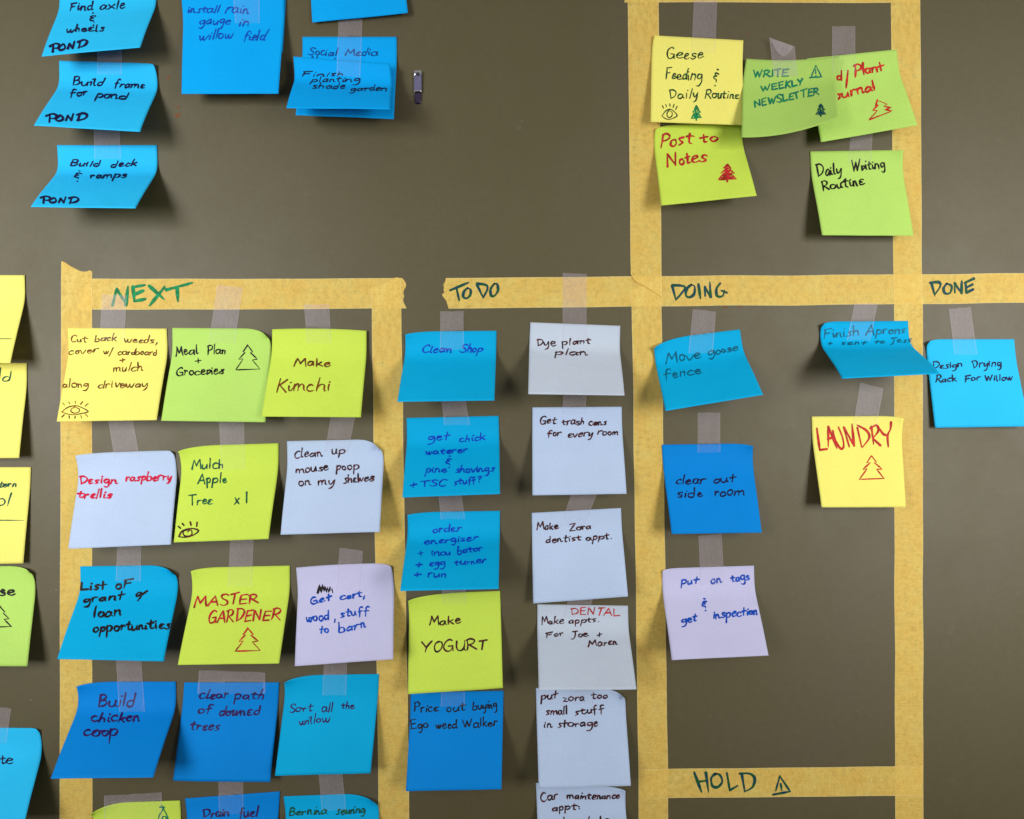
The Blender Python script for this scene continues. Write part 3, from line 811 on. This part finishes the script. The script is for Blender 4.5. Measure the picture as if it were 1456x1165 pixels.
# fourth row
note('coop', 'deep', ((111, 969), (250, 969), (218, 1105), (72, 1107)), 'deep blue note reading Build chicken coop', 'purple', 2.5,
     [('Build', 139, 1005, 192, 1003, 17), ('chicken', 130, 1026, 198, 1025, 14), ('coop', 119, 1046, 168, 1046, 17)], slant=.15, curl=(TLC(1, 6, 5, .4, .3),))
note('path', 'deep', ((262, 970), (397, 970), (384, 1112), (246, 1110)), 'deep blue note reading clear path of downed trees', 'purple', 2.2,
     [('clear', 283, 994, 324, 992, 13), ('path', 333, 993, 376, 994, 13), ('of', 281, 1014, 302, 1012, 12), ('downed', 311, 1017, 370, 1016, 14), ('trees', 269, 1037, 312, 1038, 13)], slant=.2)
note('sort', 'teal', ((406, 960), (539, 958), (527, 1099), (391, 1103)), 'turquoise blue note reading Sort all the willow', 'purple', 1.6,
     [('Sort', 411, 1013, 445, 1010, 12), ('all', 457, 1012, 473, 1012, 13), ('the', 485, 1007, 504, 1007, 10), ('willow', 425, 1031, 469, 1026, 12)], slant=.1, curl=(TLC(0, 10, 7, .4, .3),))
# bottom row
note('bottomy', 'lime', ((134, 1142), (256, 1138), (245, 1275), (108, 1278)), 'lime note with curled corner and green triangle, cut off by the photo bottom',
     curl=(TLC(-4, 16, 9, .4, .3),))
draw('bottomy', 'drawn_triangle', ("-6,8.6 2,2 .5,-4", "-4,10 8,3 10.5,-4", "~4,-2 5,1 7.4,.8 8.2,-2", "-2.6,8.6 6,8.8"), (223, 1145, 240, 1163), 'teal', 1.8)
note('fuel', 'deep', ((263, 1135), (398, 1125), (385, 1262), (246, 1268)), 'deep blue note reading Drain fuel, cut off by the bottom edge of the photo', 'purple', 2.2,
     [('Drain', 288, 1162, 326, 1160, 12), ('fuel', 340, 1162, 366, 1161, 14), ('pump', 290, 1184, 350, 1183, 12)], slant=.1)
note('sewing', 'teal', ((403, 1132), (537, 1127), (530, 1262), (390, 1266)), 'turquoise blue note about a sewing machine, cut off by the bottom edge of the photo', 'forest', 2.0,
     [('Bernina', 411, 1159, 465, 1157, 12), ('sewing', 477, 1158, 519, 1155, 12), ('machine', 411, 1183, 470, 1180, 12)], slant=.15, curl=(TRC(-1, 16, 9, .38, .28),))
# --- TO DO left column
note('shop', 'teal', ((577, 471), (706, 470), (703, 569), (565, 571)), 'turquoise blue note reading Clean Shop under the TO DO label', 'royal', 1.8,
     [('Clean', 599, 501, 642, 501, 10), ('Shop', 653, 501, 686, 500, 11)], slant=.25, curl=(TLC(0, 6, 5, .4, .3),))
note('chick', 'teal', ((578, 594), (709, 591), (711, 702), (572, 707)), 'turquoise blue note listing chick waterer and pine shavings', 'royal', 1.8,
     [('get', 608, 626, 640, 625, 11), ('chick', 653, 629, 690, 625, 10), ('waterer', 605, 646, 664, 643, 8), ('&', 632, 661, 640, 661, 10), ('pine', 605, 672, 635, 671, 10), ('shavings', 648, 672, 703, 670, 10),
      ('+', 583, 695, 593, 694, 12), ('TSC', 597, 692, 633, 691, 9), ('stuff?', 645, 690, 684, 686, 10)], slant=.15)
note('order', 'teal', ((580, 728), (711, 726), (709, 837), (569, 840)), 'turquoise blue note with a shopping list reading order energizer and egg turner', 'royal', 1.8,
     [('order', 615, 757, 656, 755, 11), ('energizer', 603, 774, 680, 768, 9), ('+', 595, 792, 603, 791, 12), ('incu', 613, 790, 641, 789, 9), ('bator', 650, 788, 686, 783, 10), ('+', 590, 808, 600, 808, 12), ('egg', 610, 805, 633, 804, 10), ('turner', 646, 804, 692, 800, 9),
      ('+', 588, 823, 599, 822, 11), ('run', 608, 820, 634, 821, 10)], slant=.15, curl=(TLC(0, 4, 4, .4, .3),))
note('price', 'deep', ((584, 984), (716, 982), (713, 1122), (577, 1125)), 'deep blue note with black writing about a weed walker below the yogurt note', 'black', 1.7,
     [('Price', 589, 1012, 623, 1011, 12), ('out', 635, 1012, 662, 1009, 11), ('buying', 672, 1009, 707, 1006, 12), ('Ego', 584, 1037, 609, 1034, 12), ('weed', 620, 1036, 650, 1035, 11), ('Walker', 658, 1034, 707, 1032, 12)], slant=.02)
note('yogurt', 'lime', ((581, 845), (711, 840), (715, 978), (580, 987)), 'lime note reading Make YOGURT', 'maroon', 2.1,
     [('Make', 610, 889, 655, 886, 13), ('YOGURT', 599, 927, 691, 924, 15)], slant=.1, curl=(TLC(0, 9, 6, .6, .3),))
# --- TO DO right column
note('dye', 'white', ((754, 458), (882, 463), (888, 562), (751, 560)), 'grey white note reading Dye plant plan', 'maroon', 1.7,
     [('Dye', 763, 492, 790, 491, 11), ('plant', 799, 491, 840, 488, 10), ('plan', 789, 505, 836, 504, 9)], slant=.1)
note('trash', 'pale', ((757, 579), (884, 578), (891, 702), (757, 704)), 'pale note reading Get trash cans for every room', 'maroon', 1.9,
     [('Get', 767, 602, 791, 602, 11), ('trash', 799, 604, 831, 603, 10), ('cans', 837, 604, 862, 604, 10), ('for', 778, 620, 798, 620, 10), ('every', 807, 622, 842, 620, 10), ('room', 849, 618, 879, 619, 10)], slant=.1)
note('dental', 'white', ((764, 859), (893, 861), (905, 980), (766, 981)), 'grey white note with DENTAL in red above appointment writing', 'maroon', 1.7,
     [('DENTAL', 811, 873, 881, 876, 10, 'brick'), ('Make', 770, 888, 802, 886, 10), ('appts.', 809, 887, 853, 884, 9), ('For', 776, 907, 802, 903, 7), ('Joe', 812, 907, 837, 905, 8), ('+', 849, 907, 857, 905, 10), ('Maren', 836, 920, 878, 916, 10)], slant=.08)
note('zora', 'pale', ((756, 729), (883, 722), (893, 848), (758, 858)), 'pale note about a dentist appointment with no red writing', 'maroon', 1.9,
     [('Make', 763, 753, 794, 752, 10), ('Zora', 809, 755, 841, 752, 10), ('dentist', 776, 772, 827, 768, 10), ('appt.', 833, 768, 870, 766, 10)], slant=.1)
note('car', 'pale', ((762, 1113), (889, 1119), (900, 1250), (768, 1255)), 'pale note about a car maintenance appointment, lowest of its column', 'maroon', 2.0,
     [('Car', 769, 1139, 793, 1135, 12), ('maintenance', 806, 1136, 881, 1135, 10), ('appt:', 785, 1153, 825, 1150, 10), ('schedule', 782, 1172, 866, 1170, 10)], slant=.08, curl=(TRC(0, 4, 4, .3, .2),))
note('storage', 'pale', ((762, 978), (889, 980), (897, 1117), (766, 1121)), 'pale note with curled corner about putting too small stuff in storage', 'maroon', 2.0,
     [('put', 769, 995, 793, 992, 11), ('zora', 801, 997, 831, 996, 11), ('too', 841, 993, 864, 992, 10), ('small', 776, 1016, 807, 1015, 11), ('stuff', 817, 1016, 861, 1012, 11), ('in', 773, 1034, 785, 1034, 11), ('storage', 793, 1034, 850, 1032, 11)],
     slant=.08, curl=(TRC(-3, 14, 8, .25, .25),))
# --- DOING
note('goose', 'teal', ((930, 483), (1052, 468), (1085, 561), (946, 584)), 'tilted turquoise blue note reading Move goose fence', 'petrol', 1.8,
     [('Move', 946, 517, 998, 509, 15), ('goose', 1007, 506, 1051, 497, 11), ('fence', 944, 539, 998, 531, 12)], slant=.12, curl=(TLC(-3, 16, 9, .45, .35),))
note('sideroom', 'deep', ((941, 632), (1070, 630), (1083, 757), (955, 759)), 'deep blue note reading clear out side room', 'navy', 1.9,
     [('clear', 961, 688, 1003, 687, 12), ('out', 1014, 687, 1046, 684, 11), ('side', 963, 707, 999, 706, 12), ('room', 1015, 706, 1059, 703, 14)], slant=.12, curl=(TRC(-1, 5, 5, .3, .2),))
note('tags', 'lav', ((941, 808), (1072, 804), (1093, 932), (955, 938)), 'lavender note reading put on tags and get inspection', 'blue', 2.2,
     [('put', 968, 831, 993, 829, 11), ('on', 1011, 830, 1026, 828, 12), ('tags', 1040, 828, 1066, 823, 12), ('&', 996, 864, 1004, 864, 11), ('get', 969, 886, 991, 883, 11), ('inspection', 1014, 880, 1077, 873, 12)], slant=.12,
     curl=(TLC(1, 3, 3, .2, .2),))
note('drying', 'sky', ((1316, 482), (1442, 482), (1464, 606), (1330, 608)), 'light blue note reading Design Drying Rack For Willow', 'navy', 1.7,
     [('Design', 1325, 524, 1369, 522, 10), ('Drying', 1383, 523, 1424, 520, 11), ('Rack', 1330, 543, 1360, 542, 10), ('For', 1372, 543, 1394, 540, 9), ('Willow', 1400, 542, 1440, 540, 9)], slant=.05,
     curl=(TLC(1, 7, 6, .2, .2),))
note('aprons', 'teal', ((1166, 457), (1291, 456), (1336, 531), (1197, 538)), 'strongly lifted turquoise note reading Finish Aprons under a clear tape', 'petrol', 1.6,
     [('Finish', 1171, 481, 1222, 476, 13), ('Aprons', 1231, 476, 1287, 474, 13), ('+', 1177, 491, 1183, 491, 7), ('sent', 1196, 490, 1232, 490, 6), ('to', 1243, 489, 1258, 488, 6), ('Jess', 1265, 488, 1296, 486, 8)], slant=.1,
     curl=(TLC(2, 7, 6, .2, .2),), z0=2)
note('laundry', 'yellow', ((1154, 592), (1284, 591), (1288, 721), (1168, 721)), 'yellow note with LAUNDRY in tall red capitals over an outlined tree', 'red', 2.6, [], curl=(TRC(-1, 5, 4, .3, .25),))
lay_ink(NOTES['laundry'], traced("-1161.4,608.7 1165.5,639.6;-1165.5,639.6 1176,638.2;-1177.8,606 1177.6,635;-1177.8,606 1190,637;-1177,624 1183.5,622;~1184,612 1188,626 1195,637.5 1199.4,635 1198,622 1192,607;-1199.5,607 1207.5,635;-1200,607 1214.4,634;-1214.4,634 1211.4,603;-1219,608 1225,635;~1219,604.4 1232,612 1236,622 1226,636;-1239,606 1242,631;~1237,609 1246,604.4 1249,612 1241,623;-1241,623 1252,633.4;~1251,610 1256,617 1262,619;~1267,599.6 1266,610 1262,619 1263,635"), 2.8, INK['red'], 'written_word')
draw('laundry', 'drawn_tree', TREE, (1221, 648, 1257, 683), 'red', 1.9)
# --- left edge
note('leftc', 'yellow', ((-98, 516), (38, 516), (27, 651), (-115, 652)), 'second yellow note down the left edge of the photo, green letter endings', 'forest', 1.8,
     [('bld', -16, 543, 16, 541, 16)], slant=.12)
note('lefta', 'yellow', ((-100, 391), (35, 391), (15, 516), (-118, 515)), 'topmost yellow note on the left edge of the photo, crossed by one thin line', z0=2)
draw('lefta', 'ruled_line', ("-0,5 10,4.4",), (-100, 476, 17, 486), 'forest', 1.2, j=0)
note('leftd', 'yellow', ((-92, 664), (44, 664), (33, 801), (-108, 803)), 'third yellow note down the left edge of the photo, green writing above one line', 'forest', 1.8,
     [('lantern', -18, 693, 23, 692, 9), ('ol', -4, 719, 13, 719, 19)], slant=.12)
draw('leftd', 'ruled_line', ("-0,5 10,4.4",), (-100, 734, 34, 744), 'forest', 1.4, j=0)
note('lefte', 'green', ((-88, 806), (49, 804), (39, 947), (-106, 946)), 'green note on the left edge of the photo with black writing and outlined tree', 'black', 2.8,
     [('house', -34, 848, 21, 846, 14)], slant=.12, curl=(TRC(-3, 10, 8, .3, .25),))
draw('lefte', 'drawn_tree', TREE, (-16, 862, 16, 894), 'black', 1.9)
note('leftf', 'sky', ((-78, 1034), (57, 1035), (33, 1178), (-110, 1180)), 'light blue note in the lower left corner of the photo', 'navy', 1.9,
     [('note', -20, 1086, 18, 1085, 13)], slant=.12, curl=(TRC(-1, 2, 4, .12, .15),))

# ---------------------------------------------------------------- yellow masking tape
def strip(name, tl, tr, br, bl, nu, nv, mat, zf, start=None, end=None, wav=0.0):
    """u runs across the tape, v along it; start / end are torn outlines (offsets along the tape per column)"""
    rnd = random.Random(int(tl[0] * 13 + tl[1]))
    vs, uv = [], []
    def pick(lst, u):
        if not lst:
            return 0.0
        q = u * (len(lst) - 1); i = min(int(q), len(lst) - 2); r = q - i
        return lst[i] * (1 - r) + lst[i + 1] * r
    for j in range(nv + 1):
        v = j / nv
        for i in range(nu + 1):
            u = i / nu
            ax, ay = tl[0] + (tr[0] - tl[0]) * u, tl[1] + (tr[1] - tl[1]) * u
            bx, by = bl[0] + (br[0] - bl[0]) * u, bl[1] + (br[1] - bl[1]) * u
            dx, dy = bx - ax, by - ay
            m = math.hypot(dx, dy)
            so, eo = pick(start, u), pick(end, u)
            t0, t1 = -so / m, 1 + eo / m
            t = t0 + (t1 - t0) * v
            wx = wav * noise.noise(Vector((tl[0] * .1, v * m / 90.0, 0)))
            vs.append(zf(ax + dx * t + wx * (dy / m), ay + dy * t + wx * (dx / m), u, v)); uv.append((u, v * m / 44.0))
    org = vs[nu // 2]
    return mesh_obj(name, vs, grid_faces(nu, nv), mat, loc=org, uvs=uv), org

MT = {}
def mtape(key, c, lift, label, start=None, end=None, n=24, nv=40):
    def zf(x, y, u, v):
        a, b = at(x, y, lift)
        return W(a, b, lift + .05 * noise.noise(Vector((x * .05, y * .05, 3))))
    o, org = strip('masking_tape', *c, n, nv, MASK, zf, start, end, wav=.9)
    tag(o, label, 'masking tape', 'strips of yellow masking tape on the board')
    MT[key] = Surf(o, org, lift)

def torn(n, amp, seed, lo=0.0):
    r = random.Random(seed)
    v, out = 0.0, []
    for i in range(n):
        v = .45 * v + r.uniform(-amp, amp)
        out.append(lo + v)
    return out

# corner order is start-left, start-right, end-right, end-left seen along the strip
mtape('next_h', ((125, 396), (110, 440), (572, 438.5), (572, 395.5)), .30, 'horizontal yellow tape bearing the word NEXT', end=[0, 3.5, 5.5, 5, 2, 1.5, 3, 1, 2, 4, 6])
mtape('next_l', ((87, 381), (131, 381), (131, 1210), (84, 1210)), .55, 'long vertical yellow tape at the left of the NEXT block', start=[10, 9, 6.5, 3.5, 1.5, -.5, -3, -4.5, -5, -5, -3, -5], nv=70)
mtape('next_r', ((528, 400), (570, 400), (583, 1210), (539, 1210)), .60, 'vertical yellow tape between the NEXT block and the TO DO notes', start=[-9, -7, -6, -3, 1, 4, 6, 4.5], nv=70)
mtape('todo_h', ((634, 395), (634, 438.5), (1500, 430), (1500, 388)), .35, 'long horizontal yellow tape bearing TO DO, DOING and DONE', start=[0, .5, 2, 4, 2.5, 3.5, 2, 5.5, 4, 1, -1, -2, -3, -4], nv=80)
mtape('mid_low', ((898, 404), (940.5, 404), (951, 1210), (909, 1210)), .62, 'vertical yellow tape left of the DOING notes, below the DOING label', start=[-8, -6, -3, 1, 6, 9, 11], nv=70)
mtape('top_h', ((888, -42), (888, 3), (1308, 4), (1308, -40)), .35, 'horizontal yellow tape cut off along the photo top', end=[0, 1, -1, 0])
mtape('right_low', ((1271, 436), (1312, 436), (1313, 1210), (1273, 1210)), .30, 'vertical yellow tape right of the DOING notes, below the DONE label', start=[2, 6, 8, 6, 7, 9, 8], nv=70)
mtape('right_up', ((1266, -30), (1308, -30), (1311.5, 436), (1271, 436)), .60, 'vertical yellow tape at the right of the upper box', end=[-3, -4, -5, -5, -4, -3], nv=50)
mtape('hold_h', ((912, 1093.5), (912, 1135), (1312, 1131), (1312, 1089)), .85, 'horizontal yellow tape bearing the word HOLD and a triangle', start=[2, -1, 0, -2, -3, -4, -6], end=[0, -.5, -.5, 0])
# upper box left strip: its lower end is folded over at a slant and stands a little off the board
def zf_up(x, y, u, v):
    l = .95 + 6.0 * max(0.0, (y - 372) / 50.0) ** 1.5 * max(0.0, 1.0 - u * .9)
    a, b = at(x, y, l)
    return W(a, b, l)
o, org = strip('masking_tape', (892, -30), (936, -30), (941, 404), (897, 404), 24, 60, MASK, zf_up, end=[-14, -5, -1, 2, 6, 10, 14, 18], wav=.6)
tag(o, 'vertical yellow tape at the left of the upper box with a slanted lower end', 'masking tape', 'strips of yellow masking tape on the board')

def head(key, src, width, mat, name='written_word'):
    for w in src.split('|'):
        lay_ink(MT[key], traced(w), width, INK[mat], name)
head('next_h', "-160,434 166,410;-166,411 180,433;-179,434 182,407;-189,407 191,427;-189,408 206,405;-190,419 204,413;-191,428 207,425;-212,406 233,425;-234,408 213,434;-236,412 273,402;-252,410 253,428", 4.0, 'green')
head('todo_h', "-640,412.6 666,401.5;-649,409 653,427;~665,409 660,414 658.5,421 663,424 668.5,419.5 669,412 664.5,409.2"
     "|-678,404 687,423;~678,403 691,405 693,411 687,423;~703,403 697.5,411 698.5,420 703.5,420 708,412.6 707,404 702.5,403.4"
     "|-955.5,405.5 961,426;~955.5,405.5 969,406 974,410 961,426;~983,404.5 977,410 975,419 980,422.5 986.7,418 987.6,407 982.5,404.8;-993,403.6 996,424;-1002.7,420.6 1002.2,407.4;-1002.2,407.4 1010.3,422.5;-1010.3,422.5 1009.3,401;~1024,402.7 1018.8,410 1019.7,420.6 1027.3,420.6 1030,413;-1026,413 1033.5,416"
     "|-1324,401 1329,420;~1322,402 1334.6,401 1337,406.5 1329,419;~1346,403 1341.5,410 1344,417 1351,416 1353,406.5 1346,403;-1357.7,415.8 1357.2,402;-1357.2,402 1367,417;-1367,417 1367.4,399.6;-1372.7,400.8 1374,415.8;-1371.6,402 1385,395.7;-1373.4,409 1383,404;-1374,416 1384,411", 3.2, 'marker')
head('hold_h', "-987,1097.7 997.4,1125.5;-1003.6,1097.7 1007.3,1125.5;-994,1111 1006,1109.4;~1017.5,1099.6 1011.3,1106 1013,1117 1020.6,1118.7 1026.8,1111 1023.7,1101.7 1017,1099.8;-1033.6,1098.6 1037.6,1123.3;-1037.6,1123.3 1048.4,1117;-1054.6,1100 1059,1125;~1051.5,1099.6 1065.4,1099.6 1073,1106 1070,1118.7 1059,1125", 3.3, 'marker')
head('hold_h', "-1108.7,1103 1103,1124;-1108.7,1103 1123.5,1125;-1098.8,1129.5 1123.5,1125;-1110,1114 1111,1120;-1111,1122.3 1111.4,1123", 2.7, 'marker', 'drawn_triangle')

# ---------------------------------------------------------------- clear tape
def ctape(c, keys, label, nv=30, start=None, wrinkle=0.0):
    ns = [NOTES[k] for k in keys]
    tl, tr, br, bl = c
    def zf(x, y, u, v):
        best = None
        for n in ns:                                   # topmost paper under this point of the tape
            p, uu, vv = n.on(x, y, .55)
            if -.004 <= uu <= 1.004 and -.012 <= vv <= 1.0:
                q = -p.y / U
                if best is None or q > best[0]:
                    best = (q, p)
        w = wrinkle * noise.noise(Vector((x * .25, y * .25, 1)))
        onp.append(best is not None)
        if best:
            return best[1] + Vector((0, -max(0, w) * U, 0))
        a, b = at(x, y, 1.0)
        return W(a, b, 1.12 + max(0, w))
    onp = []
    o, org = strip('clear_tape', tl, tr, br, bl, 10, nv, CLEAR, zf, start=start or torn(11, .5, int(tl[0] + tl[1])), end=torn(11, .4, int(bl[0])))
    o.data.materials.append(WET)
    for p in o.data.polygons:
        if all(onp[i] for i in p.vertices):
            p.material_index = 1
    tag(o, label, 'clear tape', 'strips of clear tape holding the notes')

ctape(((138, 50), (174, 50), (173, 106), (139, 106)), ['frame'], 'clear tape strip between the Find axle and Build frame notes')
ctape(((132, 160), (169, 160), (172, 226), (135, 226)), ['deck'], 'clear tape strip between the Build frame and Build deck notes')
ctape(((330, -25), (369, -25), (369, 33), (335, 33)), ['rain'], 'clear tape end on top of the install rain gauge note')
ctape(((482, 12), (516, 12), (512, 110), (479, 107)), ['social', 'planting'], 'clear tape strip over the Social Media and Finish planting notes', nv=50)
ctape(((987, -8), (1020, -8), (1017, 76), (983, 76)), ['geese'], 'clear tape strip running down to the Geese Feeding note')
ctape(((1183, 37), (1216, 37), (1216, 104), (1183, 104)), ['plant', 'write'], 'clear tape strip above the red plant journal note')
ctape(((1210, 185), (1241, 185), (1238, 232), (1206, 232)), ['dailyw'], 'clear tape strip above the Daily Writing Routine note')
ctape(((145, 418), (180, 420), (177, 484), (142, 484)), ['weeds'], 'clear tape strip above the weeds note, overlapping the word NEXT')
ctape(((309, 404), (345, 409), (334, 488), (297, 488)), ['meal'], 'clear tape strip from the NEXT tape down to the Meal Plan note')
ctape(((432, 432), (468, 432), (471, 488), (437, 488)), ['kimchi'], 'clear tape strip above the Make Kimchi note')
ctape(((152, 585), (187, 585), (199, 652), (163, 652)), ['raspberry'], 'clear tape strip between the weeds note and the raspberry trellis note')
ctape(((311, 585), (347, 585), (348, 668), (315, 668)), ['mulch'], 'clear tape strip between the Meal Plan and Mulch notes')
ctape(((472, 583), (507, 583), (495, 642), (462, 642)), ['mouse'], 'clear tape strip between the Make Kimchi note and the curled pale note')
ctape(((167, 765), (201, 765), (200, 826), (165, 826)), ['grant'], 'clear tape strip between the raspberry trellis and grant notes')
ctape(((328, 755), (361, 755), (358, 834), (324, 834)), ['master'], 'clear tape strip between the Mulch and MASTER GARDENER notes')
ctape(((483, 778), (516, 783), (512, 842), (478, 838)), ['cart'], 'clear tape strip above the lavender Get cart note')
ctape(((164, 925), (200, 925), (206, 1012), (170, 1012)), ['coop'], 'clear tape strip between the grant and chicken coop notes')
ctape(((283, 953), (377, 956), (377, 986), (281, 986)), ['path'], 'wide clear tape strip lying across the top of the clear path note', nv=20)
ctape(((461, 930), (494, 930), (492, 988), (459, 988)), ['sort'], 'wrinkled clear tape strip above the Sort all the willow note', wrinkle=2.4)
ctape(((148, 1131), (230, 1126), (231, 1164), (148, 1168)), ['bottomy'], 'wide clear tape strip on top of the lime note at the photo bottom', nv=20)
ctape(((310, 1100), (346, 1100), (346, 1157), (312, 1157)), ['fuel'], 'clear tape strip between the clear path and Drain fuel notes', wrinkle=1.2)
ctape(((452, 1090), (486, 1090), (492, 1152), (458, 1152)), ['sewing'], 'clear tape strip between the willow note and the sewing note')
ctape(((626, 443), (659, 442), (659, 496), (626, 499)), ['shop'], 'clear tape strip above the Clean Shop note')
ctape(((626, 556), (660, 556), (668, 604), (632, 604)), ['chick'], 'clear tape strip between the Clean Shop and chick waterer notes')
ctape(((622, 692), (655, 692), (661, 738), (627, 738)), ['order'], 'clear tape strip between the chick waterer and energizer notes')
ctape(((628, 820), (661, 820), (663, 858), (629, 858)), ['yogurt'], 'clear tape strip between the energizer and YOGURT notes')
ctape(((628, 965), (660, 965), (661, 1004), (627, 1004)), ['price'], 'clear tape strip between the YOGURT note and the weed walker note')
ctape(((800, 388), (834, 389), (834, 482), (800, 482)), ['dye'], 'long clear tape strip crossing the yellow tape above the Dye plant plan note', nv=40)
ctape(((801, 550), (835, 550), (832, 588), (800, 588)), ['trash'], 'clear tape strip between the Dye plant and trash cans notes')
ctape(((816, 690), (854, 690), (830, 748), (797, 748)), ['zora'], 'slanting clear tape strip between the trash cans note and the dentist note')
ctape(((810, 846), (845, 846), (834, 878), (800, 878)), ['dental'], 'clear tape strip between the dentist note and the DENTAL note')
ctape(((811, 966), (845, 966), (843, 1000), (809, 1000)), ['storage'], 'clear tape strip between the DENTAL note and the storage note')
ctape(((985, 439), (1018, 443), (1013, 502), (979, 502)), ['goose'], 'clear tape strip above the Move goose note')
ctape(((992, 587), (1024, 586), (1024, 643), (992, 643)), ['sideroom'], 'clear tape strip with a mottled end above the side room note')
ctape(((993, 762), (1026, 758), (1030, 832), (996, 832)), ['tags'], 'clear tape strip between the side room and lavender tags notes')
ctape(((1215, 431), (1248, 431), (1237, 484), (1204, 484)), ['aprons'], 'clear tape strip holding the Finish Aprons note')
ctape(((1223, 544), (1256, 552), (1246, 606), (1213, 606)), ['laundry'], 'clear tape strip above the LAUNDRY note')
ctape(((1349, 439), (1380, 436), (1389, 504), (1357, 504)), ['drying'], 'clear tape strip above the Design Drying Rack note')
ctape(((-20, 1003), (16, 1007), (9, 1056), (-24, 1056)), ['leftf'], 'clear tape strip on the note in the lower left corner')
# the crumpled one over the newsletter note: its upper end is folded forward
def zf_f(x, y, u, v):
    p, uu, vv = NOTES['write'].on(x, y, .55)
    l = 1.2
    if 0 <= uu <= 1 and vv >= -.012:
        return p
    t = max(0.0, min(1.0, (86 - y) / 30))
    l = 6.8 + 3 * t
    a, b = at(x, y, l)
    return W(a, b, l)
o, org = strip('clear_tape', (1094, 53), (1130, 66), (1134, 108), (1100, 108), 10, 24, CLEAR, zf_f)
tag(o, 'folded pointed clear tape above the green newsletter note', 'clear tape', 'strips of clear tape holding the notes')
pts = [(1094, 53, 10.2), (1130, 66, 10.4), (1118, 78, 13.0), (1112, 80, 13.6), (1104, 72, 12.8)]
vs = []
for (x, y, l) in pts:
    a, b = at(x, y, l); vs.append(W(a, b, l) - org)
fl = mesh_obj('folded_flap', vs, [(0, 4, 3, 2, 1)], CLEAR, parent=o, uvs=[(.5, 0)] * 5, smooth=False)

# ---------------------------------------------------------------- small metal clip
def lathe_free_box(x0, x1, y0, y1, l0, l1, taper=1.0, top_in=0.0, n=6):
    """rounded-corner slab standing off the board, optionally tapering downwards"""
    vs, fs = [], []
    w, h = (x1 - x0) / 2, (y1 - y0) / 2
    cx, cy = (x0 + x1) / 2, (y0 + y1) / 2
    r = min(w, h) * .38
    ring = []
    for (sx, sy, a0) in ((1, -1, -90), (1, 1, 0), (-1, 1, 90), (-1, -1, 180)):
        for k in range(n + 1):
            a = R(a0 + 90 * k / n)
            ring.append((sx * (w - r) + r * math.cos(a), sy * (h - r) + r * math.sin(a)))
    m = len(ring)
    for li, (l, ins) in enumerate(((l0, 0), (l1 - .5 * min(1, l1 - l0), 0), (l1, top_in + .5))):
        for (x, y) in ring:
            kx = 1 + (taper - 1) * ((y / h + 1) / 2)
            vs.append((cx + (x - math.copysign(min(ins, abs(x)), x)) * kx, cy + y - math.copysign(min(ins, abs(y)), y), l))
    for q in range(2):
        for i in range(m):
            a = q * m + i; b = q * m + (i + 1) % m
            fs.append((a, b, b + m, a + m))
    fs.append(tuple(range(2 * m, 3 * m)))
    return vs, fs
root = bpy.data.objects.new('metal_clip', None)
root.location = W(594.5, 125)
root.empty_display_size = .01
col.objects.link(root)
tag(root, 'tiny metal and clear plastic clip on the bare board right of the blue notes', 'clip')
CH = plain('polished_metal', (205, 205, 212), .18, 1.0)
DK = plain('dark_violet_metal', (70, 58, 84), .35, .7)
PL = plain('smoky_plastic', (108, 102, 132), .12, .0)
BL = plain('black_gap', (16, 14, 16), .6)
for nm, a, mt in (('base_plate', (590.5, 598.5, 104, 148, .1, 1.6, .82), DK), ('plastic_body', (589.2, 599.8, 106, 132, 1.7, 5.2, 1.0, .6), PL),
                  ('metal_cap', (589.4, 600, 102.5, 109, 1.0, 6.6, 1.0, .8), CH), ('notch', (592.8, 596.8, 105.4, 109.4, 6.5, 6.9), BL),
                  ('metal_band', (589.4, 599.6, 130.2, 132.4, 1.5, 6.0, 1.0, .3), CH), ('tail', (589.6, 599.6, 132.6, 147.5, 1.7, 3.4, .8, .3), DK)):
    vs, fs = lathe_free_box(*a)
    mesh_obj(nm, [W(x, y, l) - root.location for (x, y, l) in vs], fs, mt, parent=root, smooth=False)

print('notes', len(NOTES), 'objects', len(bpy.data.objects))
print({k: (round(n.z[0]), round(n.z[1])) for k, n in NOTES.items()})
